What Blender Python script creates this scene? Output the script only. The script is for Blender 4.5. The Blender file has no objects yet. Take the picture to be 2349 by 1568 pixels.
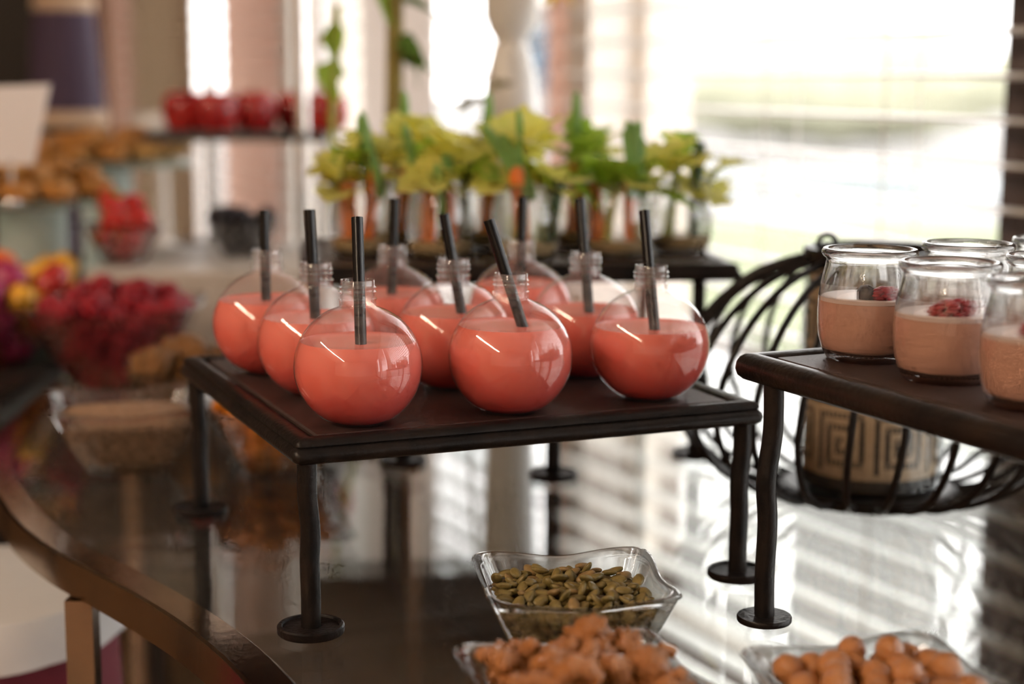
import bpy, math, random
from mathutils import Vector, Matrix
random.seed(7)
SC = bpy.context.scene
COL = SC.collection
PI = math.pi
G = 0.76                      # height of the glass table top above the floor

# ------------------------------------------------------------------ camera
cd = bpy.data.cameras.new('camera')
cam = bpy.data.objects.new('camera', cd); COL.objects.link(cam); SC.camera = cam
PITCH, ROLL, CAMH = 0.16079, 0.00501, 0.36776
fw = Vector((0, math.cos(PITCH), -math.sin(PITCH)))
rt0 = Vector((1, 0, 0)); up0 = rt0.cross(fw)
rt = rt0 * math.cos(ROLL) + up0 * math.sin(ROLL)
up = rt.cross(fw)
cam.matrix_world = Matrix(((rt.x, up.x, -fw.x, 0), (rt.y, up.y, -fw.y, 0), (rt.z, up.z, -fw.z, G + CAMH), (0, 0, 0, 1)))
cd.sensor_width = 36.0; cd.sensor_fit = 'HORIZONTAL'
cd.lens = 36.0 * 3774.6 / 2349.0
cd.clip_start = 0.05; cd.clip_end = 300
cd.dof.use_dof = True; cd.dof.focus_distance = 1.09; cd.dof.aperture_fstop = 2.8; cd.dof.aperture_blades = 9

# ------------------------------------------------------------------ sky, exposure
w = bpy.data.worlds.new('world'); SC.world = w; w.use_nodes = True
bg = w.node_tree.nodes['Background']
bg.inputs['Color'].default_value = (1.0, 0.98, 0.96, 1)
bg.inputs['Strength'].default_value = 3.6
vs = SC.view_settings
SC.display_settings.display_device = 'sRGB'
vs.view_transform = 'Standard'; vs.look = 'None'; vs.exposure = 0.78; vs.gamma = 1.0; vs.use_curve_mapping = False
cy = SC.cycles
cy.max_bounces = 10; cy.diffuse_bounces = 3; cy.glossy_bounces = 4; cy.transmission_bounces = 12
cy.use_adaptive_sampling = True; cy.adaptive_threshold = 0.08; cy.adaptive_min_samples = 12; cy.transparent_max_bounces = 24; cy.sample_clamp_indirect = 6.0; cy.blur_glossy = 0.6
cy.caustics_reflective = False; cy.caustics_refractive = True
cy.use_denoising = True

# ------------------------------------------------------------------ materials
def new_mat(name):
    m = bpy.data.materials.new(name); m.use_nodes = True
    return m, m.node_tree.nodes, m.node_tree.links, m.node_tree.nodes['Principled BSDF']
def pm(name, col, rough=0.5, metal=0.0, noise=0.0, scale=30.0, bump=0.0, bscale=None, sss=0.0, srad=(0.01, 0.005, 0.003), spec=0.5, coat=0.0, col2=None, trans=0.0, emit=None, estr=0.0, stretch=None):
    m, N, L, b = new_mat(name)
    b.inputs['Base Color'].default_value = (*col, 1); b.inputs['Roughness'].default_value = rough
    b.inputs['Metallic'].default_value = metal; b.inputs['Specular IOR Level'].default_value = spec
    b.inputs['Coat Weight'].default_value = coat
    if sss:
        b.inputs['Subsurface Weight'].default_value = sss; b.inputs['Subsurface Radius'].default_value = srad
        b.inputs['Subsurface Scale'].default_value = 1.0
    if trans: b.inputs['Transmission Weight'].default_value = trans
    if emit:
        b.inputs['Emission Color'].default_value = (*emit, 1); b.inputs['Emission Strength'].default_value = estr
    if noise or bump or col2:
        tc = N.new('ShaderNodeTexCoord'); src = tc.outputs['Object']
        if stretch:
            mp = N.new('ShaderNodeMapping'); mp.inputs['Scale'].default_value = stretch
            L.new(src, mp.inputs['Vector']); src = mp.outputs['Vector']
        nz = N.new('ShaderNodeTexNoise'); nz.inputs['Scale'].default_value = scale; nz.inputs['Detail'].default_value = 4
        L.new(src, nz.inputs['Vector'])
        if noise or col2:
            mx = N.new('ShaderNodeMix'); mx.data_type = 'RGBA'
            c2 = col2 if col2 else tuple(min(1, c * (1 - noise)) for c in col)
            mx.inputs['A'].default_value = (*col, 1); mx.inputs['B'].default_value = (*c2, 1)
            rp = N.new('ShaderNodeMapRange'); rp.inputs['From Min'].default_value = 0.35; rp.inputs['From Max'].default_value = 0.65
            L.new(nz.outputs['Fac'], rp.inputs['Value']); L.new(rp.outputs['Result'], mx.inputs['Factor'])
            L.new(mx.outputs['Result'], b.inputs['Base Color'])
        if bump:
            nb = nz
            if bscale:
                nb = N.new('ShaderNodeTexNoise'); nb.inputs['Scale'].default_value = bscale; nb.inputs['Detail'].default_value = 3
                L.new(src, nb.inputs['Vector'])
            bp = N.new('ShaderNodeBump'); bp.inputs['Strength'].default_value = bump; bp.inputs['Distance'].default_value = 0.002
            L.new(nb.outputs['Fac'], bp.inputs['Height']); L.new(bp.outputs['Normal'], b.inputs['Normal'])
    return m
def thin_glass(name, tint=(1, 1, 1), f0=0.05, fog=0.0, rough=0.01, fogscale=60):
    """thin clear wall: Schlick reflection over straight transmission, with a little condensation haze"""
    m = bpy.data.materials.new(name); m.use_nodes = True
    N, L = m.node_tree.nodes, m.node_tree.links; N.clear()
    out = N.new('ShaderNodeOutputMaterial'); tr = N.new('ShaderNodeBsdfTransparent'); tr.inputs['Color'].default_value = (*tint, 1)
    gl = N.new('ShaderNodeBsdfGlossy'); gl.inputs['Roughness'].default_value = rough
    lw = N.new('ShaderNodeLayerWeight'); lw.inputs['Blend'].default_value = 0.5
    pw = N.new('ShaderNodeMath'); pw.operation = 'POWER'; pw.inputs[1].default_value = 5
    ma = N.new('ShaderNodeMath'); ma.operation = 'MULTIPLY_ADD'; ma.inputs[1].default_value = 1 - f0; ma.inputs[2].default_value = f0
    L.new(lw.outputs['Facing'], pw.inputs[0]); L.new(pw.outputs[0], ma.inputs[0])
    mx = N.new('ShaderNodeMixShader'); L.new(ma.outputs[0], mx.inputs[0])
    base = tr.outputs[0]
    if fog:
        df = N.new('ShaderNodeBsdfDiffuse'); df.inputs['Color'].default_value = (.85, .85, .85, 1)
        tl = N.new('ShaderNodeBsdfTranslucent'); tl.inputs['Color'].default_value = (.85, .85, .85, 1)
        a = N.new('ShaderNodeAddShader'); L.new(df.outputs[0], a.inputs[0]); L.new(tl.outputs[0], a.inputs[1])
        tc = N.new('ShaderNodeTexCoord'); nz = N.new('ShaderNodeTexNoise'); nz.inputs['Scale'].default_value = fogscale; nz.inputs['Detail'].default_value = 5
        L.new(tc.outputs['Object'], nz.inputs['Vector'])
        rp = N.new('ShaderNodeMapRange'); rp.inputs['From Min'].default_value = .4; rp.inputs['From Max'].default_value = .7
        rp.inputs['To Min'].default_value = fog * .35; rp.inputs['To Max'].default_value = fog
        L.new(nz.outputs['Fac'], rp.inputs['Value'])
        m2 = N.new('ShaderNodeMixShader'); L.new(rp.outputs['Result'], m2.inputs[0]); L.new(base, m2.inputs[1]); L.new(a.outputs[0], m2.inputs[2])
        base = m2.outputs[0]
    L.new(base, mx.inputs[1]); L.new(gl.outputs[0], mx.inputs[2]); L.new(mx.outputs[0], out.inputs['Surface'])
    return m
def mixed_glass(name, tint=(.985, .99, .99), ior=1.46, f0=.09, fac=.5):
    m = thin_glass(name, tint, f0); N, L = m.node_tree.nodes, m.node_tree.links
    out = [n for n in N if n.type == 'OUTPUT_MATERIAL'][0]; src = out.inputs['Surface'].links[0].from_socket
    g = N.new('ShaderNodeBsdfGlass'); g.inputs['Color'].default_value = (*tint, 1); g.inputs['IOR'].default_value = ior; g.inputs['Roughness'].default_value = 0
    mx = N.new('ShaderNodeMixShader'); mx.inputs[0].default_value = fac
    L.new(g.outputs[0], mx.inputs[1]); L.new(src, mx.inputs[2]); L.new(mx.outputs[0], out.inputs['Surface'])
    return m
def glass(name, col=(1, 1, 1), ior=1.48, rough=0.0):
    m = bpy.data.materials.new(name); m.use_nodes = True
    N, L = m.node_tree.nodes, m.node_tree.links; N.clear()
    out = N.new('ShaderNodeOutputMaterial'); g = N.new('ShaderNodeBsdfGlass')
    g.inputs['Color'].default_value = (*col, 1); g.inputs['IOR'].default_value = ior; g.inputs['Roughness'].default_value = rough
    L.new(g.outputs[0], out.inputs['Surface'])
    return m
def leafy(name, col, col2, tl=0.45, scale=40):
    """leaf or juice-like skin: diffuse with light coming through"""
    m, N, L, b = new_mat(name)
    out = N['Material Output']
    tc = N.new('ShaderNodeTexCoord'); nz = N.new('ShaderNodeTexNoise'); nz.inputs['Scale'].default_value = scale
    L.new(tc.outputs['Object'], nz.inputs['Vector'])
    mx = N.new('ShaderNodeMix'); mx.data_type = 'RGBA'; mx.inputs['A'].default_value = (*col, 1); mx.inputs['B'].default_value = (*col2, 1)
    L.new(nz.outputs['Fac'], mx.inputs['Factor']); L.new(mx.outputs['Result'], b.inputs['Base Color'])
    b.inputs['Roughness'].default_value = .45
    t = N.new('ShaderNodeBsdfTranslucent'); L.new(mx.outputs['Result'], t.inputs['Color'])
    ms = N.new('ShaderNodeMixShader'); ms.inputs[0].default_value = tl
    L.new(b.outputs[0], ms.inputs[1]); L.new(t.outputs[0], ms.inputs[2]); L.new(ms.outputs[0], out.inputs['Surface'])
    return m
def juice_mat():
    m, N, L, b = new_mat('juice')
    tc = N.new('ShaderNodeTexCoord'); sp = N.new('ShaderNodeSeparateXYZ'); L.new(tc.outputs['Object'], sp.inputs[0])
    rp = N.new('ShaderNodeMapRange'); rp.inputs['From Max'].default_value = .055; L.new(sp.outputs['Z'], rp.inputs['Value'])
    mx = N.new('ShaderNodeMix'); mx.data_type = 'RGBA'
    mx.inputs['A'].default_value = (.72, .042, .040, 1); mx.inputs['B'].default_value = (.88, .20, .145, 1)   # deeper red at the bottom, paler towards the top
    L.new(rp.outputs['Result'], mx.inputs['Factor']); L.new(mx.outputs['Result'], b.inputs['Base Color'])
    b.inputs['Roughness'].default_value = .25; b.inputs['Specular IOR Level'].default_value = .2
    return m

M = dict(
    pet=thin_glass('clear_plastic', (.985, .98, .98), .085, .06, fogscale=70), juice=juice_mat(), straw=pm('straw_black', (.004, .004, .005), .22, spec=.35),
    iron=pm('black_iron', (.008, .007, .007), .36, noise=.0, col2=(.018, .013, .011), scale=45, bump=.25, bscale=220, spec=.2),
    iron_brown=pm('bronzed_iron', (.010, .0075, .007), .30, col2=(.024, .015, .011), scale=35, bump=.2, bscale=200, spec=.25),
    board=pm('tray_board', (.058, .034, .030), .46, col2=(.040, .023, .020), scale=60, bump=.35, bscale=420, stretch=(1, 3, 1)),
    rubber=pm('foot_rubber', (.008, .006, .006), .45, col2=(.016, .011, .010), scale=80, bump=.3, bscale=300, spec=.2),
    table_glass=thin_glass('table_glass', (.95, .975, .965), .04, .02, .0, 9),
    bowl=mixed_glass('bowl_glass'), jar=mixed_glass('jar_glass', (.99, .99, .985), 1.48, .07, .3),
    brass=pm('brushed_brass', (.44, .345, .26), .15, 1.0, col2=(.34, .27, .21), scale=14, bump=.04, bscale=90),
    yog=pm('pink_yogurt', (.80, .43, .315), .4), yogtop=pm('yogurt_film', (.88, .68, .62), .35),
    rasp=pm('raspberry_red', (.42, .012, .030), .35, col2=(.26, .006, .022), scale=90, spec=.45), blue=pm('blueberry_skin', (.012, .014, .03), .5),
    pseed=pm('pumpkin_seed_green', (.27, .20, .068), .42, col2=(.16, .12, .034), scale=160), pseed2=pm('pumpkin_seed_tan', (.33, .215, .085), .45, noise=.3, scale=160),
    walnut=pm('glazed_walnut', (.62, .265, .080), .26, col2=(.40, .135, .035), scale=110, bump=.5, bscale=350, spec=.6, coat=.5), mac=pm('glazed_nut', (.62, .27, .085), .28, col2=(.46, .165, .045), scale=60, bump=.35, bscale=240, spec=.6, coat=.5),
    flax=pm('brown_seed', (.46, .28, .17), .5, col2=(.22, .12, .065), scale=420), apricot=pm('apricot', (.72, .25, .02), .4, col2=(.5, .13, .01), scale=60),
    granola=pm('granola', (.40, .19, .06), .55, col2=(.20, .085, .025), scale=60, bump=.5, bscale=150),
    cream=pm('woven_cream', (.62, .45, .29), .7, noise=.2, scale=200), wblack=pm('woven_black', (.016, .012, .010), .7), cglass=thin_glass('clear_cylinder', (.97, .98, .98), .05),
    carrot=pm('carrot', (.80, .20, .025), .45, noise=.25, scale=50), cuke=pm('cucumber_green', (.03, .07, .018), .45), cukein=leafy('cucumber_flesh', (.55, .62, .25), (.45, .55, .2), .3),
    celery=leafy('celery_pale', (.62, .66, .20), (.50, .58, .12), .4), leaf_y=leafy('leaf_yellow', (.92, .87, .28), (.82, .80, .18), .55), leaf_g=leafy('leaf_green', (.48, .66, .09), (.34, .55, .05), .55),
    onion=leafy('spring_onion', (.20, .42, .10), (.34, .54, .16), .4), dip=pm('chickpea_dip', (.60, .44, .22), .6, noise=.2, scale=90),
    moss=pm('moss_pole', (.22, .17, .04), .9, col2=(.33, .27, .08), scale=90, bump=.6), leaf_d=leafy('leaf_dark', (.07, .13, .025), (.10, .18, .03), .4),
    china=pm('white_china', (.82, .80, .78), .18), yellow=leafy('petal_yellow', (.85, .60, .05), (.8, .5, .04), .45), sheer=leafy('sheer_cloth', (.86, .80, .76), (.80, .74, .70), .5, 5),
    apple=pm('apple_red', (.30, .008, .012), .16, col2=(.55, .035, .03), scale=18), stem=pm('stem_brown', (.08, .045, .02), .7), slate=pm('slate', (.05, .05, .05), .5),
    chrome=pm('chrome', (.82, .80, .78), .12, 1.0), pastry=pm('pastry_gold', (.60, .28, .055), .5, col2=(.36, .13, .022), scale=40, bump=.4, bscale=120), pastry2=pm('pastry_pale', (.72, .44, .14), .5, col2=(.5, .24, .06), scale=40),
    aqua=thin_glass('aqua_glass', (.80, .93, .90), .08, .12), frost=leafy('frosted_glass', (.72, .80, .77), (.78, .85, .82), .5), card=pm('white_card', (.80, .78, .80), .5), straw_b=pm('strawberry', (.55, .03, .02), .3, col2=(.40, .012, .015), scale=60), mango=pm('mango', (.82, .42, .03), .4), dragon=pm('dragonfruit', (.40, .02, .11), .4), orangef=pm('orange_fruit', (.85, .20, .04), .4), black=pm('blackberry', (.012, .010, .018), .4),
    stone=pm('pale_stone', (.62, .57, .52), .35, noise=.15, scale=9), shade=pm('purple_shade', (.060, .034, .070), .7), trim=pm('beige_trim', (.66, .47, .32), .7), darkwood=pm('dark_wood', (.018, .012, .009), .5),
    wood=pm('amber_wood', (.24, .095, .025), .45, noise=.3, scale=6), linen=pm('white_linen', (.74, .72, .72), .8, noise=.06, scale=8), maroon=pm('maroon_cloth', (.16, .008, .022), .8, noise=.15, scale=12),
    floor=pm('floor_boards', (.23, .125, .06), .35, col2=(.15, .078, .034), scale=2.2, stretch=(1.0, 9.0, 1.0)), plaster=pm('plaster', (.66, .58, .50), .9), panelling=pm('wall_panelling', (.30, .22, .16), .7, noise=.2, scale=3), ceil=pm('ceiling_paint', (.80, .77, .73), .9),
    slat=pm('slat_white', (.84, .82, .79), .45), frame=pm('window_frame', (.78, .70, .62), .5), pillar=pm('salmon_pillar', (.68, .42, .33), .8, noise=.12, scale=12), pillar_d=pm('brown_pillar', (.070, .042, .032), .7, noise=.25, scale=14),
    fabric=leafy('salmon_fabric', (.66, .40, .30), (.60, .35, .27), .15, 7),
    blind=leafy('cream_blind', (.82, .72, .60), (.82, .72, .60), .26, 3),
    lamp=pm('lamp_glow', (1, .9, .75), .5, emit=(1, .77, .55), estr=85), lawn=pm('lawn', (.145, .165, .085), .9, noise=.3, scale=.8), paving=pm('paving', (.18, .172, .165), .9, noise=.1, scale=.6), pool=pm('pool_water', (.065, .10, .14), .2), hedge=pm('hedge_green', (.40, .40, .29), .9, noise=.2, scale=1.2), villa=pm('villa_wall', (.26, .24, .235), .9),
)

# ------------------------------------------------------------------ mesh helpers
class MB:
    def __init__(s): s.v = []; s.f = []; s.mi = []
    def add(s, v, f, mi=0):
        o = len(s.v); s.v += [tuple(p) for p in v]; s.f += [tuple(i + o for i in q) for q in f]; s.mi += [mi] * len(f); return s
    def box(s, a, b, mi=0):
        (x0, y0, z0), (x1, y1, z1) = a, b
        return s.add([(x0, y0, z0), (x1, y0, z0), (x1, y1, z0), (x0, y1, z0), (x0, y0, z1), (x1, y0, z1), (x1, y1, z1), (x0, y1, z1)],
                     [(0, 3, 2, 1), (4, 5, 6, 7), (0, 1, 5, 4), (1, 2, 6, 5), (2, 3, 7, 6), (3, 0, 4, 7)], mi)
    def lathe(s, prof, n=32, c=(0, 0, 0), mi=0, fn=None):
        rings = []; v = []; f = []
        for r, z in prof:
            if r < 1e-6: rings.append([len(v)]); v.append((c[0], c[1], c[2] + z))
            else:
                rings.append(list(range(len(v), len(v) + n)))
                for k in range(n):
                    a = 2 * PI * k / n; rr = r * (fn(a, z) if fn else 1)
                    v.append((c[0] + rr * math.cos(a), c[1] + rr * math.sin(a), c[2] + z))
        for A, B in zip(rings, rings[1:]):
            if len(A) == 1 and len(B) == 1: continue
            for k in range(n):
                k2 = (k + 1) % n
                if len(A) == 1: f.append((A[0], B[k2], B[k]))
                elif len(B) == 1: f.append((A[k], A[k2], B[0]))
                else: f.append((A[k], A[k2], B[k2], B[k]))
        return s.add(v, f, mi)
    def tube(s, pts, r, n=10, closed=False, caps=True, mi=0):
        P = [Vector(p) for p in pts]; m = len(P); rad = r if isinstance(r, (list, tuple)) else [r] * m
        T = []
        for i in range(m):
            a = P[(i - 1) % m] if (closed or i > 0) else P[i]; b = P[(i + 1) % m] if (closed or i < m - 1) else P[i]
            T.append((b - a).normalized())
        ref = Vector((0, 0, 1)) if abs(T[0].z) < .9 else Vector((1, 0, 0))
        x = (ref - T[0] * ref.dot(T[0])).normalized(); v = []; f = []
        for i in range(m):
            x = (x - T[i] * x.dot(T[i])).normalized(); y = T[i].cross(x)
            for k in range(n):
                a = 2 * PI * k / n; v.append(P[i] + (x * math.cos(a) + y * math.sin(a)) * rad[i])
        for i in range(m if closed else m - 1):
            j = (i + 1) % m
            for k in range(n):
                k2 = (k + 1) % n; f.append((i * n + k, i * n + k2, j * n + k2, j * n + k))
        if caps and not closed: f.append(tuple(range(n - 1, -1, -1))); f.append(tuple(range((m - 1) * n, m * n)))
        return s.add(v, f, mi)
    def mesh(s, name, mats, smooth=True, ang=40):
        me = bpy.data.meshes.new(name); me.from_pydata(s.v, [], s.f)
        for m in (mats if isinstance(mats, (list, tuple)) else [mats]): me.materials.append(m)
        if any(s.mi): me.polygons.foreach_set('material_index', s.mi)
        if smooth:
            me.polygons.foreach_set('use_smooth', [True] * len(me.polygons))
            if ang: me.set_sharp_from_angle(angle=math.radians(ang))
        me.update(); return me
    def obj(s, name, mats, parent=None, smooth=True, ang=40):
        return put(name, s.mesh(name, mats, smooth, ang), parent)
def put(name, me, parent=None, loc=None, rot=None, scale=None):
    o = bpy.data.objects.new(name, me); COL.objects.link(o)
    if parent: o.parent = parent
    if loc is not None: o.location = loc
    if rot is not None: o.rotation_euler = rot
    if scale is not None: o.scale = scale if isinstance(scale, (tuple, list)) else (scale,) * 3
    return o
def tag(o, label, cat, group=None):
    o['label'] = label; o['category'] = cat
    if group: o['group'] = group
    return o
def thing(name, label, cat, loc=(0, 0, 0), rz=0, group=None):
    o = bpy.data.objects.new(name, None); COL.objects.link(o); o.empty_display_size = .02
    o.location = (loc[0], loc[1], loc[2] + G); o.rotation_euler = (0, 0, rz); return tag(o, label, cat, group)
def struct(o): o['kind'] = 'structure'; return o
def item(name, me, label, cat, loc, rot=None, scale=None, group=None):
    """a one-mesh thing standing at table-relative height"""
    return tag(put(name, me, None, (loc[0], loc[1], loc[2] + G), rot, scale), label, cat, group)
def bez(pts, n=8):
    """Catmull-Rom through points"""
    P = [Vector(p) for p in pts]; out = []
    for i in range(len(P) - 1):
        a = P[max(i - 1, 0)]; b = P[i]; c = P[i + 1]; d = P[min(i + 2, len(P) - 1)]
        for k in range(n):
            t = k / n; out.append(.5 * ((2 * b) + (c - a) * t + (2 * a - 5 * b + 4 * c - d) * t * t + (3 * b - a - 3 * c + d) * t ** 3))
    out.append(P[-1]); return out
def lump(seed, n=10, amp=.2, sq=(1, 1, 1), freq=2.2):
    """rounded irregular lump of unit radius"""
    rnd = random.Random(seed); ph = [rnd.uniform(0, 6.3) for _ in range(6)]; m = MB(); prof = []
    v = []; f = []; K = n; Nn = n + 4
    for i in range(K + 1):
        th = PI * i / K
        for k in range(Nn if 0 < i < K else 1):
            a = 2 * PI * k / Nn; d = Vector((math.sin(th) * math.cos(a), math.sin(th) * math.sin(a), math.cos(th)))
            r = 1 + amp * (math.sin(freq * d.x * 2 + ph[0]) * math.sin(freq * d.y * 2 + ph[1]) + .6 * math.sin(freq * 1.7 * d.z + ph[2]) * math.cos(freq * 2.1 * d.x + ph[3]))
            v.append((d.x * r * sq[0], d.y * r * sq[1], d.z * r * sq[2]))
    def idx(i, k): return 0 if i == 0 else (len(v) - 1 if i == K else 1 + (i - 1) * Nn + k % Nn)
    for i in range(K):
        for k in range(Nn):
            if i == 0: f.append((0, idx(1, k), idx(1, k + 1)))
            elif i == K - 1: f.append((idx(i, k), len(v) - 1, idx(i, k + 1)))
            else: f.append((idx(i, k), idx(i + 1, k), idx(i + 1, k + 1), idx(i, k + 1)))
    return m.add(v, f)

# ================================================================== THE SETTING
WALL = Vector((.569, 1.926, 0)); WRZ = math.atan2(-.888, .46)
def wallobj(name, mb, mat, kind=True, parent=None, smooth=False):
    o = mb.obj(name, mat, parent, smooth)
    if not parent: o.location = WALL; o.rotation_euler = (0, 0, WRZ)
    return struct(o) if kind and not parent else o
T0, T1 = -4.35, 7.8
ROOM = [(-4.5, -5), (4.157, -5), (-1.432, 5.789), (-4.5, 5.789)]
def slab(name, poly, z0, z1, mat):
    n = len(poly); v = [(x, y, z0) for x, y in poly] + [(x, y, z1) for x, y in poly]
    f = [tuple(range(n - 1, -1, -1)), tuple(range(n, 2 * n))] + [(i, (i + 1) % n, n + (i + 1) % n, n + i) for i in range(n)]
    return MB().add(v, f).obj(name, mat, None, False)
struct(slab('floor', ROOM, -.05, 0, M['floor'])); struct(slab('ceiling', ROOM, 3.0, 3.05, M['ceil']))
wins = [(-3.67, -3.07), (-2.40, -1.168), (-.956, 0.0), (.45, 1.9), (2.1, 3.6), (3.9, 5.4)]
SILL, HEAD = .50, 2.62; LOW = .20      # the windows from the vase rightwards reach lower
wallobj('baseboard_right', MB().box((T0, 0, 0), (-.956, .2, SILL)).box((-.956, 0, 0), (T1, .2, LOW)), M['pillar_d'])
m = MB(); m.box((T0, 0, HEAD), (T1, .2, 3.0)); m.box((5.4, 0, LOW), (T1, .2, HEAD)); m.box((1.9, 0, LOW), (2.1, .2, HEAD)); m.box((3.6, 0, LOW), (3.9, .2, HEAD))
wallobj('wall_right', m, M['plaster'])
wallobj('trim_1', MB().box((0, 0, LOW), (.45, .2, HEAD)), M['pillar_d'])
wallobj('trim_2', MB().box((T0, 0, SILL), (-4.29, .2, HEAD)), M['frame'])
for k, (a, b, lb) in enumerate([(-4.29, -3.67, 'salmon fabric blind at far left beside the cream blind'), (-3.07, -2.49, 'salmon fabric blind behind the red apples'), (-1.168, -1.031, 'narrow salmon fabric blind beside the white vase')]):
    v = []; f = []; nz = 92                       # a hanging cloth with shallow horizontal folds
    for i in range(nz + 1):
        z = SILL + (HEAD - SILL) * i / nz; y = .03 + .004 * math.sin(i * 2 * PI / 2)
        y = .03 + (.005 if i % 2 else 0); v += [(a, y, z), (b, y, z)]
    for i in range(nz): f.append((2 * i, 2 * i + 1, 2 * i + 3, 2 * i + 2))
    o = wallobj('fabric_blind', MB().add(v, f), M['fabric'], False); tag(o, lb, 'blind', 'salmon fabric blinds')
wallobj('trim_3', MB().box((-2.49, -.004, SILL), (-2.40, .2, HEAD)), M['frame'])
wallobj('trim_4', MB().box((-1.031, -.004, SILL), (-.956, .2, HEAD)), M['frame'])
struct(MB().box((-4.5, 5.789, 0), (-1.43, 5.95, 3)).obj('wall_back', M['darkwood'], None, False))
struct(MB().box((-4.65, -5, 0), (-4.5, 5.789, 3)).obj('wall_left', M['panelling'], None, False))
m = MB().box((-4.5, -5.15, 0), (4.3, -5, 3))
struct(m.obj('wall_front', M['plaster'], None, False))
def portal(name, size, mat):
    l = bpy.data.lights.new(name, 'AREA'); l.shape = 'RECTANGLE'; l.size, l.size_y = size; l.cycles.is_portal = True
    o = bpy.data.objects.new(name, l); COL.objects.link(o); o.matrix_world = mat
WM = Matrix.Translation(WALL) @ Matrix.Rotation(WRZ, 4, 'Z')
slat_cache = {}
PITCHZ, TILT = .05, math.radians(-4)
HISILL = SILL
for n, (a, b) in enumerate(wins):
    SILL = HISILL if n < 2 else LOW
    fr = MB(); ww = .028
    for (p, q, r, s_) in [(a, a + ww, SILL, HEAD), (b - ww, b, SILL, HEAD), (a, b, SILL, SILL + ww), (a, b, HEAD - ww, HEAD)]: fr.box((p, .09, r), (q, .13, s_))
    o = wallobj('window_%d' % (n + 1), fr, M['frame'])
    pn = MB().add([(a, .11, SILL), (b, .11, SILL), (b, .11, HEAD), (a, .11, HEAD)], [(0, 1, 2, 3)]).obj('pane', thin_glass('pane_glass', (1, 1, 1), .05), o, False) if n == 0 else put('pane', MB().add([(a, .11, SILL), (b, .11, SILL), (b, .11, HEAD), (a, .11, HEAD)], [(0, 1, 2, 3)]).mesh('pane', bpy.data.materials['pane_glass'], False), o)
    portal('window_daylight', (b - a, HEAD - SILL), WM @ Matrix.Translation(((a + b) / 2, .16, (SILL + HEAD) / 2)) @ Matrix.Rotation(-PI / 2, 4, 'X'))
    if n < 5:
        la, lb = {0: (a - .3, b + .3), 1: (a - .3, b + .09), 2: (a - .01, b + .22), 3: (a - .18, b + .05), 4: (a, b)}[n]
        hw = .021; sm = MB().add([(la, -hw, -.001), (lb, -hw, -.001), (lb, 0, .003), (la, 0, .003), (la, hw, -.001), (lb, hw, -.001), (la, -hw, -.003), (lb, -hw, -.003), (lb, 0, .001), (la, 0, .001), (la, hw, -.003), (lb, hw, -.003)],
             [(0, 1, 2, 3), (3, 2, 5, 4), (7, 6, 9, 8), (8, 9, 10, 11), (0, 6, 7, 1), (4, 5, 11, 10)]).mesh('slat', M['slat'], False)
        z = SILL + .03
        while z < HEAD - .02:
            put('slat', sm, o, (0, -.04, z), (TILT, 0, 0)); z += PITCHZ
        cm = MB().tube([(0, 0, SILL), (0, 0, HEAD)], .0012, 5).mesh('cord', M['slat'])
        for t in (la + .12, (la + lb) / 2, lb - .35):
            for dy in (-.067, -.013): put('cord', cm, o, (t, dy, 0))
o = wallobj('roller_blind', MB().box((-3.60, -.085, .6), (-2.95, -.083, 2.6)), M['blind'], False); tag(o, 'cream roller blind on the far left window', 'blind')
SILL = HISILL
# amber wooden post and sheer curtain by the window wall
struct(MB().box((-1.385, 5.33, 0), (-1.318, 5.42, 3)).obj('trim_5', M['wood'], None, False))
# long warm strip lamp under the ceiling
lp = thing('strip_lamp', 'long warm strip lamp under the ceiling behind the camera', 'lamp', (-3.0, 1.0, 2.2))
d = Vector((.75, -5.6, 0)); dn = d.normalized(); sd = Vector((-dn.y, dn.x, 0))
def strip(wid, z0, z1):
    q = [sd * wid, sd * -wid, d - sd * wid, d + sd * wid]
    v = [(p.x, p.y, z0) for p in q] + [(p.x, p.y, z1) for p in q]
    return MB().add(v, [(3, 2, 1, 0), (4, 5, 6, 7), (0, 1, 5, 4), (1, 2, 6, 5), (2, 3, 7, 6), (3, 0, 4, 7)])
strip(.05, 0, .035).obj('housing', M['china'], lp, False); strip(.035, -.012, 0).obj('diffuser', M['lamp'], lp, False)
# outdoors
def ground(name, poly, z, mat, label, cat):
    tag(slab(name, poly, -.0595 if z > -.055 else z - .05, z, mat), label, cat)
ground('paving', [(-60, -40), (80, -40), (80, 90), (-60, 90)], -.06, M['paving'], 'pale paving outside the windows', 'paving')
ground('lawn', [(1.5, 5), (9.5, 4), (12, 12.5), (0, 13.5)], -.04, M['lawn'], 'sunlit lawn strip outside beyond the blinds', 'lawn')
ground('swimming_pool', [(.6, 17.5), (9, 14.6), (11, 17.6), (.8, 21)], -.03, M['pool'], 'pale blue pool water seen through the blinds', 'pool')
hm = lump(3, 26, .07, (3.1, .9, .95), 7).mesh('hedge', M['hedge'])
tag(put('hedge', hm, None, (5.2, 27, 1.02), (0, 0, -.12), None), 'pale green hedge far outside beyond the blinds', 'hedge')
vb = thing('villa', 'pale low building far outside the window', 'building', (1.6, 34, -G)); MB().box((-2.0, 0, 0), (2.2, 4, 2.6)).obj('wall', M['villa'], vb, False); MB().box((-2.3, -.3, 2.6), (2.5, 4.3, 2.8)).obj('roof', M['frame'], vb, False)
for x in (-1.2, 0, 1.2): MB().box((x - .3, -.04, .9), (x + .3, .02, 2.0)).obj('window', M['pool'], vb, False)

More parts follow.
